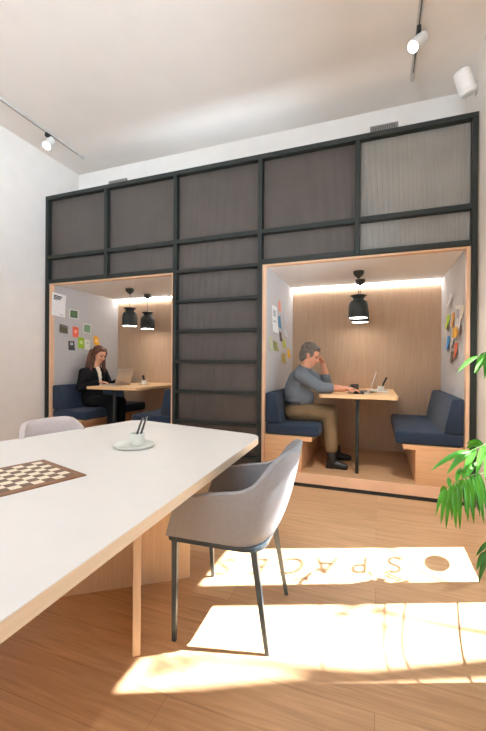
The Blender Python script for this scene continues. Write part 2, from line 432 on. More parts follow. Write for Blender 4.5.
booth_table(-.548, .186, .06, 'oak table on one dark leg in front of the grey-haired man')
booth_table(-3.47, -2.70, .06, 'oak table on one dark leg in front of the woman in black')

def pendant(x, y, label):
    p = thing('pendant_lamp', (x, y, ZB-.0205), label, 'lamp', 'black bell pendant lamps in the booths')
    cz = ZB-.0005
    build('ceiling_cup', MB().lathe([(.0, cz), (.058, cz), (.057, cz-.02), (.045, cz-.045), (.022, cz-.062), (.012, cz-.075), (0, cz-.076)], (x, y, 0)), M['lampblack'], p)
    build('cord', MB().tube([(x, y, cz-.07), (x, y, 1.945)], .0035, 8), M['lampblack'], p)
    prof = [(.0, 1.958), (.07, 1.962), (.086, 1.955), (.07, 1.945), (.055, 1.925), (.058, 1.91), (.08, 1.895), (.096, 1.87), (.102, 1.83), (.104, 1.71), (.100, 1.71), (.098, 1.83), (.09, 1.865), (.06, 1.895), (0, 1.90)]
    build('shade', MB().lathe(prof, (x, y, 0), 32), M['lampblack'], p, ang=35)
    build('diffuser', MB().lathe([(.0, 1.715), (.094, 1.715), (.097, 1.722), (0, 1.722)], (x, y, 0), 32), M['bulb'], p)
    return p
pendant(-.2, .585, 'front one of the two black pendant lamps above the man')
pendant(-.2, 1.01, 'rear one of the two black pendant lamps above the man, mostly hidden')
pendant(-3.194, .589, 'left and nearer of the two black pendant lamps above the woman')
pendant(-3.2, 1.01, 'right and farther of the two black pendant lamps above the woman')

# pinned papers ------------------------------------------------------
def note(wall_x, s, quad, col, label, name='pinned_card', cat='card', group=None, border=None, marks=None, curl=.012):
    """quad: (y,z) TL, TR, BR, BL on the wall; s: inward normal sign along x; lower corners curl off the wall"""
    pts = [V((0, y, z)) for y, z in quad]
    c = sum(pts, V())/4
    def P(u, v, off=0):
        a = pts[0].lerp(pts[1], u); b = pts[3].lerp(pts[2], u); q = a.lerp(b, v)
        return V((wall_x+s*(.0015+curl*v*v*(.4+.6*u)+off), q.y, q.z))
    def sheet(u0, u1, v0, v1, off, th=.0008):
        mb = MB(); n = 5
        us = [u0+(u1-u0)*k/n for k in range(n+1)]; vs = [v0+(v1-v0)*k/n for k in range(n+1)]
        mb.grid([[P(u, v, off+th) for u in us] for v in vs]); mb.grid([[P(u, v, off) for u in us] for v in vs])
        edge = [(u, v0) for u in us]+[(u1, v) for v in vs[1:]]+[(u, v1) for u in us[-2::-1]]+[(u0, v) for v in vs[-2:0:-1]]
        edge.append(edge[0])
        mb.grid([[P(u, v, off+th) for u, v in edge], [P(u, v, off) for u, v in edge]])
        bmesh.ops.remove_doubles(mb.bm, verts=mb.bm.verts[:], dist=1e-5)
        return mb
    o = tag(build(name, sheet(0, 1, 0, 1, 0), paper(*(border or col)), None, (wall_x, c.y, c.z), ang=60), label, cat, group)
    if border: build('picture', sheet(.1, .9, .1, .9, .001), paper(*col), o, ang=60)
    for nm, u0, u1, v0, v1, cc in (marks or []): build(nm, sheet(u0, u1, v0, v1, .0014), paper(*cc), o, ang=60)
    return o
XA, XB, XC = -3.96, -1.084, .712
G1, G2, G3 = 'cards pinned behind the woman', 'cards pinned behind the man', 'cards pinned on the right wall of the right booth'
hd = [('print_line', .12, .72, .10, .145, (60, 58, 58)), ('print_line', .12, .66, .165, .21, (60, 58, 58)), ('print_line', .12, .6, .23, .27, (60, 58, 58)), ('print_line', .12, .4, .29, .31, (110, 108, 108)), ('print_line', .6, .85, .9, .925, (150, 148, 148))]
note(XA, 1, [(.004, 2.12), (.232, 2.108), (.205, 1.808), (-.008, 1.82)], (238, 236, 234), 'large white sheet with a dark printed heading, top left behind the woman', 'pinned_poster', 'poster', G1, marks=hd, curl=.012)
note(XA, 1, [(.292, 1.94), (.458, 1.941), (.443, 1.812), (.281, 1.811)], (88, 112, 80), 'white bordered green card pinned nearest the large white sheet', group=G1, border=(222, 222, 216))
note(XA, 1, [(.549, 1.772), (.704, 1.764), (.682, 1.627), (.537, 1.639)], (120, 148, 122), 'lower right one of the two white bordered green cards behind the woman', group=G1, border=(214, 218, 212))
note(XA, 1, [(.126, 1.72), (.265, 1.701), (.254, 1.593), (.122, 1.611)], (92, 88, 70), 'brown and green photo card pinned left of the red card', group=G1, marks=[('sky_band', .0, 1, .0, .3, (112, 110, 100))])
note(XA, 1, [(.351, 1.71), (.459, 1.698), (.442, 1.557), (.347, 1.562)], (226, 106, 84), 'coral red card pinned on grey felt behind the woman', group=G1, marks=[('print_block', .3, .7, .3, .6, (238, 170, 150))])
note(XA, 1, [(.451, 1.569), (.559, 1.561), (.554, 1.405), (.443, 1.414)], (150, 190, 58), 'lime green card pinned on grey felt behind the woman', group=G1, marks=[('print_block', .25, .75, .3, .6, (196, 218, 140))])
note(XA, 1, [(.579, 1.543), (.673, 1.537), (.664, 1.388), (.57, 1.396)], (220, 222, 212), 'pale grey-green card pinned just right of the lime green one', group=G1, marks=[('print_block', .25, .8, .25, .4, (170, 190, 170))])
note(XA, 1, [(.749, 1.603), (.848, 1.598), (.867, 1.463), (.75, 1.474)], (240, 172, 48), "yellow-orange card pinned above the woman's head", group=G1, marks=[('print_block', .25, .75, .3, .7, (246, 206, 130))])
note(XA, 1, [(.275, 1.501), (.382, 1.503), (.383, 1.375), (.275, 1.377)], (72, 74, 78), 'dark grey card with a light square, pinned left of the lime one', group=G1, marks=[('print_block', .3, .75, .15, .45, (186, 188, 190))])
# left wall of right booth
note(XB, 1, [(.25, 1.85), (.46, 1.85), (.45, 1.55), (.25, 1.56)], (228, 230, 228), 'large white sheet pinned on the felt left of the man', 'pinned_poster', 'poster', G2, marks=[('print_block', .2, .7, .15, .4, (176, 180, 184)), ('print_block', .2, .7, .55, .62, (176, 180, 184))], curl=.03)
note(XB, 1, [(.523, 1.941), (.626, 1.943), (.629, 1.82), (.526, 1.82)], (226, 150, 124), 'salmon card at the top of the group behind the man', group=G2)
note(XB, 1, [(.517, 1.762), (.631, 1.769), (.647, 1.617), (.52, 1.634)], (84, 134, 164), 'blue card below the salmon one behind the man', group=G2)
note(XB, 1, [(.566, 1.595), (.684, 1.576), (.699, 1.473), (.593, 1.474)], (88, 78, 72), 'dark brown card below the blue one behind the man', group=G2)
note(XB, 1, [(.781, 1.825), (.896, 1.817), (.88, 1.715), (.783, 1.735)], (190, 192, 196), 'upper of two small grey-white cards near the rear corner behind the man', group=G2, curl=.03)
note(XB, 1, [(.805, 1.646), (.948, 1.629), (.918, 1.533), (.807, 1.556)], (196, 198, 202), 'lower of two small grey-white cards near the rear corner behind the man', group=G2, curl=.03)
note(XB, 1, [(.14, 1.505), (.261, 1.488), (.24, 1.339), (.143, 1.362)], (190, 194, 160), 'pale olive card nearest the booth front, below the white sheet', group=G2, curl=.03)
note(XB, 1, [(.311, 1.471), (.481, 1.446), (.462, 1.347), (.325, 1.355)], (140, 142, 84), 'olive green card beneath the white sheet behind the man', group=G2, curl=.03)
note(XB, 1, [(.746, 1.514), (.873, 1.499), (.889, 1.4), (.731, 1.408)], (190, 196, 90), 'yellow-green card below the grey-white ones behind the man', group=G2)
note(XB, 1, [(.989, 1.412), (1.129, 1.386), (1.154, 1.273), (.992, 1.294)], (228, 178, 64), "yellow card nearest the back of the man's head", group=G2)
note(XB, 1, [(.703, 1.34), (.891, 1.33), (.895, 1.207), (.694, 1.229)], (176, 160, 96), 'dull gold card, lowest of the group behind the man', group=G2)
# right wall of right booth
note(XC, -1, [(.78, 1.959), (.62, 1.932), (.62, 1.797), (.80, 1.827)], (222, 220, 220), 'small white card at the top of the right booth wall', group=G3, curl=.05)
note(XC, -1, [(.465, 1.787), (.195, 1.751), (.15, 1.446), (.45, 1.476)], (228, 222, 216), 'large white sheet pinned on the right booth wall', 'pinned_poster', 'poster', G3, marks=[('print_block', .25, .7, .12, .4, (168, 160, 168))], curl=.03)
note(XC, -1, [(.145, 1.746), (.06, 1.726), (.065, 1.597), (.165, 1.633)], (226, 216, 196), 'cream card beside the front edge of the right booth', group=G3, curl=.03)
note(XC, -1, [(.93, 1.748), (.72, 1.734), (.75, 1.581), (.95, 1.609)], (164, 196, 66), 'lime green card on the right booth wall', group=G3, curl=.04)
note(XC, -1, [(.62, 1.736), (.49, 1.724), (.492, 1.578), (.628, 1.591)], (222, 164, 84), 'tan orange card left of the large sheet on the right booth wall', group=G3, curl=.03)
note(XC, -1, [(.894, 1.513), (.725, 1.515), (.72, 1.358), (.91, 1.366)], (72, 146, 200), 'bright blue card on the right booth wall', group=G3, curl=.04)
note(XC, -1, [(.647, 1.516), (.51, 1.512), (.505, 1.37), (.655, 1.377)], (206, 198, 198), 'pale grey card right of the blue one', group=G3, curl=.03)
note(XC, -1, [(.675, 1.343), (.49, 1.343), (.495, 1.229), (.67, 1.237)], (112, 104, 92), 'dark grey-brown card, lowest on the right booth wall', group=G3, curl=.03)
note(XC, -1, [(.465, 1.416), (.325, 1.417), (.325, 1.266), (.47, 1.276)], (234, 124, 92), 'coral card low on the right booth wall', group=G3, curl=.03)
o = note(XC-.034, -1, [(.36, 1.56), (.17, 1.553), (.12, 1.452), (.37, 1.47)], (240, 182, 70), 'amber card overlapping the bottom of the large sheet on the right booth wall', group=G3, curl=.02)

# ------------------------------------------------------------------ booth table items
ZT_ = .904
def laptop(hinge0, hinge1, s, lean, depth, label):
    """hinge line along y at x; base extends -s*x toward the user"""
    hx, y0 = hinge0; y1 = hinge1
    l = thing('laptop', (hx, (y0+y1)/2, ZT_), label, 'laptop', 'open laptops on the booth tables')
    a, b = sorted((hx, hx-s*depth))
    build('base', MB().box((a, y0, ZT_+.0005), (b, y1, ZT_+.016), .004, 2), M['alu'], l)
    build('keyboard', MB().box((min(hx-s*.03, hx-s*.13), y0+.02, ZT_+.016), (max(hx-s*.03, hx-s*.13), y1-.02, ZT_+.0172)), M['inkblack'], l)
    rot = Matrix.Rotation(s*lean, 3, 'Y'); h = .215
    c = V((hx, (y0+y1)/2, ZT_+.016)) + rot @ V((0, 0, h/2))
    lid = build('lid', MB().obox(c, (.008, y1-y0, h), rot, .003, 2), M['alu'], l)
    c2 = c + rot @ V((-s*.0045, 0, .003))
    build('screen', MB().obox(c2, (.0008, y1-y0-.02, h-.02), rot), M['screen'], lid)
    return l
laptop((-.075, .36), .67, 1, .30, .22, 'open aluminium laptop in front of the grey-haired man')
laptop((-3.255, .36), .68, 1, .32, .22, 'open aluminium laptop in front of the woman in black')
def cup(x, y, z, r, h, m, label, handle=False, grp=None, name='cup'):
    c = thing(name, (x, y, z), label, 'cup', grp)
    build('body', MB().lathe([(0, z), (r*.82, z), (r*.96, z+h*.12), (r, z+h*.4), (r, z+h), (r*.9, z+h), (r*.88, z+h*.2), (0, z+h*.12)], (x, y, 0)), m, c, ang=40)
    if handle:
        pts = [(x-math.cos(a)*0-r*.95-.018*math.sin(a), y, z+h*.5+h*.3*math.cos(a)) for a in [PI*k/8 for k in range(9)]]
        build('handle', MB().tube(pts, .004, 8), m, c)
    return c
tag(build('serving_tray', MB().box((-.07, .62, ZT_), (.115, .92, ZT_+.012), .004, 2), M['whiteceramic'], None, (.02, .77, ZT_)), "flat white tray behind the man's laptop", 'tray')
cup(.04, .78, ZT_+.012, .036, .05, M['whiteceramic'], 'small white cup standing on the white tray in the right booth')
tag(build('pen', MB().tube([(.045, .78, ZT_+.02), (.067, .78, ZT_+.09), (.10, .785, ZT_+.16)], [.009, .010, .010], 8), M['inkblack'], None, (.045, .78, ZT_+.02)), 'thick black pen leaning in the white cup on the tray', 'pen')
cup(-.24, .77, ZT_, .045, .075, M['darkceramic'], "charcoal mug behind the man's hand", True, name='mug')
tag(build('phone', MB().box((-.42, .70, ZT_), (-.34, .84, ZT_+.009), .003, 2), M['inkblack'], None, (-.38, .77, ZT_)), "black phone lying flat behind the man's forearm", 'phone')
mo = thing('computer_mouse', (-.185, .30, ZT_), "black computer mouse under the man's right hand", 'mouse')
mb_ = MB(); mb_.lathe([(0, 0), (1, 0.0), (1.02, .3), (.9, .7), (.55, .95), (0, 1.05)], (0, 0, 0), 24)
for v in mb_.bm.verts: v.co = V((-.175+v.co.x*.052, .31+v.co.y*.032, ZT_+v.co.z*.03))
build('shell', mb_, M['inkblack'], mo)
build('scroll_wheel', MB().lathe([(0, -.004), (.007, -.004), (.007, .004), (0, .004)], (-.14, .31, ZT_+.026), 12, V((0, 1, 0))), M['slot'], mo)
# left booth saucer, cup and black object
tag(build('saucer', MB().lathe([(0, ZT_), (.06, ZT_), (.075, ZT_+.012), (.07, ZT_+.013), (.055, ZT_+.006), (0, ZT_+.006)], (-3.08, .76, 0)), M['whiteceramic'], None, (-3.08, .76, ZT_)), "white saucer behind the woman's laptop", 'saucer')
cup(-3.08, .76, ZT_+.006, .038, .055, M['whiteceramic'], "white cup on the saucer behind the woman's laptop")
pc = tag(build('pen', MB().tube([(-3.075, .76, ZT_+.02), (-3.085, .76, ZT_+.09), (-3.10, .765, ZT_+.125)], [.008, .016, .020], 10), M['inkblack'], None, (-3.075, .76, ZT_+.02)), "stubby black marker standing in the white cup behind the woman's laptop", 'pen')

# ------------------------------------------------------------------ figures
def frame(fwd):
    f = V(fwd).normalized(); s = V((0, 0, 1)).cross(f).normalized(); u = f.cross(s)
    return Matrix((f, s, u)).transposed()       # columns: forward, left, up
def add_head(b, c, F, k=1.0):
    P = lambda f, s, u: V(c)+F @ V((f*k, s*k, u*k))
    E = lambda p, r: b.ell(P(*p), [q*k for q in r], F)
    E((-.012, 0, .032), (.098, .076, .088)); E((.018, 0, -.03), (.070, .062, .084)); E((.05, 0, -.082), (.034, .036, .030))
    b.capsule(P(.084, 0, .008), .009*k, P(.104, 0, -.028), .0135*k)
    for s in (-1, 1):
        E((-.005, s*.075, -.006), (.02, .010, .031)); E((.072, s*.030, .024), (.018, .026, .008)); E((.055, s*.036, -.03), (.026, .02, .022))
        b.capsule(P(.094, s*.008, -.03), .008*k, P(.092, s*.010, -.031), .008*k)
    E((.078, 0, -.058), (.014, .024, .007)); E((.075, 0, -.069), (.013, .019, .007))
    return P
def face_parts(P, F, body, k, brow):
    for s in (-1, 1):
        build('eye', MB().ell(P(.078, s*.031, .006), (.010*k, .014*k, .0062*k), F), M['eye'], body)
        build('eyebrow', MB().capsule(P(.090, s*.015, .030), .0042*k, P(.080, s*.047, .032), .003*k), brow, body)
    build('lips', MB().ell(P(.088, 0, -.0605), (.007*k, .022*k, .0045*k), F).ell(P(.085, 0, -.068), (.0075*k, .018*k, .005*k), F), M['lip'], body)
def add_hand(b, w, d, nrm, thumb, curl=.35, k=1.0):
    """w wrist, d direction to the knuckles, nrm palm side normal, thumb = +1/-1 side"""
    d = V(d).normalized(); nrm = V(nrm); nrm = (nrm-d*nrm.dot(d)).normalized(); s = d.cross(nrm).normalized()*thumb
    w = V(w); Fm = Matrix((d, s, nrm)).transposed()
    b.ell(w+d*.048*k, (.052*k, .040*k, .016*k), Fm)
    b.capsule(w, .026*k, w+d*.03*k, .024*k)
    for off, ln in ((.030, .072), (.010, .082), (-.010, .077), (-.029, .060)):
        p = w+d*.085*k+s*off*k; sp = d+s*off*2.2
        q = p+(sp*math.cos(curl)+nrm*math.sin(curl)).normalized()*ln*.5*k
        r = q+(sp*math.cos(curl*2.2)+nrm*math.sin(curl*2.2)).normalized()*ln*.48*k
        b.chain([(p-d*.03*k, .0095*k), (p, .0095*k), (q, .0085*k), (r, .0072*k)])
    p = w+d*.03*k+s*.032*k; q = p+(d*.6+s*.7+nrm*.3).normalized()*.04*k; r = q+(d*.95+s*.15+nrm*.3).normalized()*.03*k
    b.chain([(w+d*.02*k+s*.012*k, .015*k), (p, .012*k), (q, .0105*k), (r, .009*k)])

# --- the man
FM = frame((.90, .06, -.36)); hc = (-.697, .425, 1.30)
ns, ne, nw = (-.765, .245, 1.095), (-.545, .20, .962), (-.315, .295, .952)
fs, fe, fwst = (-.775, .60, 1.11), (-.53, .60, .965), (-.575, .555, 1.212)
b = MB(); P = add_head(b, hc, FM, 1.03)
b.chain([((-.775, .42, 1.10), .066), ((-.735, .42, 1.19), .058), ((-.71, .422, 1.25), .056)])
b.chain([(ns, .045), (ne, .042), ((-.45, .24, .962), .041), (nw, .029)])
b.chain([(fs, .045), (fe, .042), ((-.54, .59, 1.06), .040), (fwst, .028)])
add_hand(b, nw, (.99, .12, .02), (0, 0, -1), -1, .32)
add_hand(b, fwst, (-.28, -.55, .76), (-.45, -.5, -.55), 1, .5)
b.ell((-.83, .42, .90), (.115, .155, .22)); b.chain([(ns, .06), ((-.78, .42, 1.08), .08), (fs, .06)])
b.ell((-.85, .42, .715), (.09, .155, .10))
LEGN = [((-.85, .33, .69), .082), ((-.47, .285, .685), .06), ((-.432, .25, .25), .04)]
LEGF = [((-.85, .51, .69), .082), ((-.475, .54, .685), .06), ((-.43, .60, .26), .04)]
for L_ in (LEGN, LEGF): b.chain(L_)
b.chain([((-.432, .25, .25), .04), ((-.43, .25, .18), .035), ((-.31, .235, .165), .026)])
b.chain([((-.43, .60, .26), .04), ((-.42, .60, .19), .035), ((-.30, .62, .165), .026)])
man = tag(blob('person', b, M['skin_m'], None, (-.85, .42, ZP), .0065, 3), 'grey-haired person in a grey-blue shirt and khaki trousers rubbing the eyes at the table', 'person')
face_parts(P, FM, man, 1.03, M['greyhair'])
h = MB(); k = 1.03
for c_, r_ in [((-.026, 0, .050), (.096, .083, .084)), ((-.05, 0, .005), (.066, .080, .078)), ((-.066, 0, -.045), (.038, .058, .045)), ((.03, 0, .088), (.055, .062, .036))]: h.ell(P(*c_), [q*k for q in r_], FM)
for s in (-1, 1):
    h.ell(P(.012, s*.068, .022), (.03*k, .015*k, .04*k), FM)
for i in range(60):
    a = random.uniform(-2.6, 2.6); e = random.uniform(.15, 1.45); d_ = V((math.cos(a)*math.cos(e)*.095-.026, math.sin(a)*math.cos(e)*.081, math.sin(e)*.084+.05))
    if d_.x > .05 and d_.z < .09: continue
    h.ell(P(*d_), (.016, .016, .010), FM, 8)
blob('hair', h, M['greyhair'], man, voxel=.006, it=1)
b = MB()
b.ell((-.832, .42, .90), (.142, .185, .20)); b.ell((-.80, .42, .84), (.155, .175, .13)); b.ell((-.81, .42, 1.02), (.125, .195, .13)); b.ell((-.845, .42, .80), (.125, .18, .10))
b.chain([(ns, .075), ((-.785, .42, 1.09), .10), (fs, .075)])
for a_, e_, w_ in ((ns, ne, nw), (fs, fe, fwst)):
    q = V(e_).lerp(V(w_), .32); mid = V(a_).lerp(V(e_), .5)
    b.chain([(a_, .074), (mid, .066), (e_, .060), (q, .053)])
    q2 = V(e_).lerp(V(w_), .28); q3 = V(e_).lerp(V(w_), .36); b.capsule(q2, .0555, q3, .0555)
shirt = blob('shirt', b, M['shirt'], man, voxel=.008, it=3)
b = MB(); n = 20; rings = []
for f_, u_, r_ in ((.0, 0, .066), (.01, .035, .068), (.008, .037, .074), (-.004, -.003, .078)):
    c_ = V((-.757, .42, 1.142))+V((.35, 0, 1)).normalized()*u_
    ax = V((.35, 0, 1)).normalized(); A = ax.orthogonal().normalized(); B = ax.cross(A)
    rings.append([c_+(A*math.cos(2*PI*i/n)+B*math.sin(2*PI*i/n))*r_ for i in range(n)])
build('collar', b.ringed(rings+[rings[0]], False), M['shirt'], shirt)
b = MB(); b.ell((-.85, .42, .722), (.118, .182, .118))
for L_ in (LEGN, LEGF):
    (p0, r0), (p1, r1), (p2, r2) = L_; q = V(p1).lerp(V(p2), .78)
    b.chain([(p0, r0+.022), (V(p0).lerp(V(p1), .5), .088), (p1, r1+.016), (V(p1).lerp(V(p2), .4), .068), (q, .066)])
blob('trousers', b, M['khaki'], man, voxel=.008, it=3)
b = MB(); rings = []
for rr, zz in ((1.0, .772), (1.03, .772), (1.03, .806), (1.0, .806)):
    rings.append([(-.846+.128*rr*math.cos(2*PI*i/32), .42+.184*rr*math.sin(2*PI*i/32), zz) for i in range(32)])
build('belt', b.ringed(rings+[rings[0]], False), M['leather'], man)
for (ax, ay, az), (tx, ty), hy in (((-.435, .25, .255), (-.30, .235), .25), ((-.43, .60, .265), (-.29, .62), .60)):
    b = MB(); b.chain([((ax, ay, az+.02), .050), ((ax+.005, ay, .205), .05), ((ax-.02, ay, .178), .041), ((ax+.06, (ay+ty)/2, .178), .041), ((tx, ty, .166), .033)])
    b.box((ax-.06, ay-.036, .1355), (ax+.02, ay+.036, .15)); 
    for v in b.bm.verts: v.co.z = max(v.co.z, .1355)
    blob('shoe', b, M['leather'], man, voxel=.006, it=2)

# --- the woman
FW = frame((.90, -.10, -.40)); hc = (-3.70, .54, 1.318); k = .96
ns, ne, nw = (-3.795, .345, 1.075), (-3.80, .29, .86), (-3.58, .40, .945)
fs, fe, fwst = (-3.775, .70, 1.08), (-3.70, .76, .88), (-3.485, .64, .945)
b = MB(); P = add_head(b, hc, FW, k)
b.chain([((-3.775, .525, 1.09), .055), ((-3.74, .53, 1.19), .047), ((-3.715, .535, 1.26), .046)])
for a_, e_, w_ in ((ns, ne, nw), (fs, fe, fwst)): b.chain([(a_, .036), (e_, .034), (w_, .024)])
add_hand(b, nw, (.95, .28, -.02), (0, 0, -1), -1, .3, .92); add_hand(b, fwst, (.96, -.25, -.02), (0, 0, -1), 1, .3, .92)
b.ell((-3.79, .52, .90), (.09, .135, .22)); b.chain([(ns, .045), ((-3.785, .525, 1.07), .06), (fs, .045)]); b.ell((-3.785, .51, .71), (.09, .15, .09))
LEGN = [((-3.78, .43, .685), .08), ((-3.37, .42, .665), .055), ((-3.38, .40, .24), .036)]
LEGF = [((-3.78, .59, .685), .08), ((-3.37, .60, .665), .055), ((-3.38, .60, .24), .036)]
for L_ in (LEGN, LEGF):
    b.chain(L_); x, y, z = L_[2][0]; b.chain([((x, y, z), .036), ((x, y, .18), .032), ((x+.12, y, .16), .022)])
wom = tag(blob('person', b, M['skin'], None, (-3.75, .5, ZP), .0065, 3), 'person with long brown hair in a black blazer and cream blouse typing at the table', 'person')
face_parts(P, FW, wom, k, M['brownhair'])
h = MB()
for c_, r_ in [((-.03, 0, .048), (.098, .084, .086)), ((-.055, 0, -.01), (.066, .084, .09)), ((.02, 0, .092), (.06, .06, .03))]: h.ell(P(*c_), [q*k for q in r_], FW)
for s in (-1, 1):
    top = P(.035, s*.035, .098); t2 = P(.03, s*.078, .035); t3 = P(.012, s*.088, -.05)
    if s < 0: t2 = P(.0, -.078, .035); t3 = P(-.03, -.084, -.05)
    e1 = V((-3.70 if s > 0 else -3.755, .53+s*.095, 1.16)); e2 = V((-3.69 if s > 0 else -3.75, .53+s*.11, 1.075))
    h.chain([(top, .026), (t2, .024), (t3, .026), (e1, .030), (e2, .018)])
    h.chain([(P(-.03, s*.066, .04), .03), (P(-.04, s*.074, -.05), .030), (V((-3.785, .53+s*.085, 1.14)), .03), (V((-3.785, .53+s*.10, 1.07)), .016)])
for i in range(7):
    yy = -.075+.025*i; h.chain([(P(-.09, yy, .02), .03), (P(-.098, yy, -.05), .03), (V((-3.825, .53+yy*1.2, 1.14)), .03), (V((-3.835, .53+yy*1.3, 1.05)), .015)])
blob('hair', h, M['brownhair'], wom, voxel=.006, it=1)
b = MB(); b.ell((-3.785, .515, .90), (.108, .165, .21)); b.ell((-3.785, .52, 1.0), (.112, .172, .12)); b.ell((-3.79, .51, .76), (.118, .178, .12))
b.chain([(ns, .062), ((-3.80, .525, 1.075), .085), (fs, .062)])
for a_, e_, w_ in ((ns, ne, nw), (fs, fe, fwst)): b.chain([(a_, .062), (e_, .052), (V(e_).lerp(V(w_), .92), .038)])
bl = blob('blazer', b, M['blazer'], wom, voxel=.008, it=3)
b = MB()
for f_, z_, w_ in ((-3.712, 1.11, .060), (-3.692, 1.06, .060), (-3.680, 1.0, .055), (-3.676, .94, .046), (-3.674, .88, .034)): b.ell((f_, .515, z_), (.022, w_, .045))
blob('blouse', b, M['cream'], wom, voxel=.007, it=3)
for s in (-1, 1):
    b = MB(); b.tube([(-3.715, .525+s*.058, 1.135), (-3.668, .515+s*.070, 1.06), (-3.655, .515+s*.060, .98), (-3.652, .515+s*.034, .87)], [.012, .020, .018, .008], 8)
    build('lapel', b, M['blazer'], bl)
b = MB(); b.ell((-3.785, .51, .712), (.115, .175, .108))
for L_ in (LEGN, LEGF):
    (p0, r0), (p1, r1), (p2, r2) = L_; b.chain([(p0, r0+.012), (p1, r1+.014), (V(p1).lerp(V(p2), .93), .05)])
blob('trousers', b, M['blazer'], wom, voxel=.008, it=3)
wom.location.x += .035
for y in (.40, .60):
    b = MB(); b.chain([((-3.38, y, .205), .042), ((-3.39, y, .172), .036), ((-3.26, y, .160), .024)])
    for v in b.bm.verts: v.co.z = max(v.co.z, .1355)
    blob('shoe', b, M['leather'], wom, voxel=.006, it=2)

# ------------------------------------------------------------------ big white table
def rounded(poly, rad, n=5):
    out = []
    for i, p in enumerate(poly):
        p = V(p+(0,)); a = V(poly[i-1]+(0,)); c = V(poly[(i+1) % len(poly)]+(0,)); r = rad[i]
        if r == 0: out.append((p.x, p.y)); continue
        u = (a-p).normalized(); w_ = (c-p).normalized(); s0 = p+u*r; s1 = p+w_*r
        for k in range(n+1):
            t = k/n; q = s0*(1-t)**2+p*2*t*(1-t)+s1*t*t; out.append((q.x, q.y))
    return out
tb = thing('meeting_table', (-1.2, -2.0, 0), 'large white topped meeting table with pale birch edge and panel legs', 'table')
poly = rounded([(-.57, -4.50), (-.70, -1.345), (-1.845, -1.09), (-2.52, -4.30)], [.06, .11, .11, .06])
ctr = V((-1.3, -2.2, 0))
build('tabletop', MB().prism(poly, .738, .741), M['tablewhite'], tb, ang=30)
build('edge_band', MB().prism(poly, .700, .738), M['tableedge'], tb, ang=30)
dx, dy = .815, .580
pa, pb = V((-1.56, -2.19, 0)), V((-.985, -1.781, 0))
def panel(p, q, t, z0, z1):
    d = (q-p); L_ = d.length; a = math.atan2(d.y, d.x)
    return MB().obox(((p.x+q.x)/2, (p.y+q.y)/2, (z0+z1)/2), (L_, t, z1-z0), rz(a), .002, 1)
build('panel_leg', panel(pa, pb, .03, 0, .70), M['birch'], tb)
build('panel_leg', panel(V((-.918, -2.361, 0)), V((-1.205, -1.965, 0)), .032, 0, .70), M['birch'], tb)
build('panel_leg', panel(V((-2.15, -3.55, 0)), V((-1.05, -3.75, 0)), .03, 0, .70), M['birch'], tb)

# chessboard
cbx = V((.951, -.303, 0)); cby = V((-.303, -.951, 0)); o_ = V((-1.466, -2.325, .7412)); side = .375
cb = thing('chessboard', (-1.34, -2.55, .741), 'brown and cream chessboard lying on the white meeting table', 'chessboard')
def sq(u0, u1, v0, v1, z0, z1):
    mb = MB(); p = lambda u, v, z: o_+cbx*u+cby*v+V((0, 0, z))
    return [[p(u0, v0, z), p(u1, v0, z), p(u1, v1, z), p(u0, v1, z)] for z in (z0, z1)]
M['cbborder'] = mat('chess_border', srgb(142, 104, 78), .5, .3, noise=.06, nscale=20)
M['cbdark'] = mat('chess_dark', srgb(118, 92, 72), .5, .3, noise=.08, nscale=30)
M['cblight'] = mat('chess_light', srgb(240, 226, 202), .5, .3, noise=.02, nscale=30)
build('board', MB().ringed(sq(0, side, 0, side, 0, .006)), M['cbborder'], cb)
gr = MB(); m_ = .03; c_ = (side-2*m_)/8
for i in range(8):
    for j in range(8):
        gr.ringed(sq(m_+i*c_, m_+(i+1)*c_, m_+j*c_, m_+(j+1)*c_, .0062, .0068), mi=(i+j) % 2)
build('squares', gr, [M['cblight'], M['cbdark']], cb)

# plate, pen cup and pens
tag(build('plate', MB().lathe([(0, .7412), (.085, .7412), (.108, .747), (.112, .757), (.107, .757), (.098, .750), (0, .749)], (-1.258, -1.925, 0), 40), M['ceramic'], None, (-1.258, -1.925, .7412)), 'round pale celadon plate on the white meeting table', 'plate')
cup(-1.245, -1.915, .7495, .040, .066, M['ceramic'], 'pale celadon pen cup standing on the round plate')
for dx_, dy_, lab, gp in ((.022, .012, 'right one of two dark pens leaning in the celadon cup', 1), (-.008, -.004, 'left one of two dark pens leaning in the celadon cup', 0)):
    p0 = V((-1.255+dx_*.5, -1.92+dy_, .762)); p1 = p0+V((.05, .01, .142+gp*.004))
    t_ = thing('pen', tuple(p0), lab, 'pen', 'pens in the celadon cup')
    build('barrel', MB().tube([p0, p0.lerp(p1, .06), p0.lerp(p1, .94), p1], [.002, .0058, .0058, .0042], 10), M['pen'], t_)
    q = p0.lerp(p1, .6); build('clip', MB().tube([q+V((.0075, -.002, 0)), p1+V((.0055, -.002, -.004))], .0016, 6), M['alu'], t_)

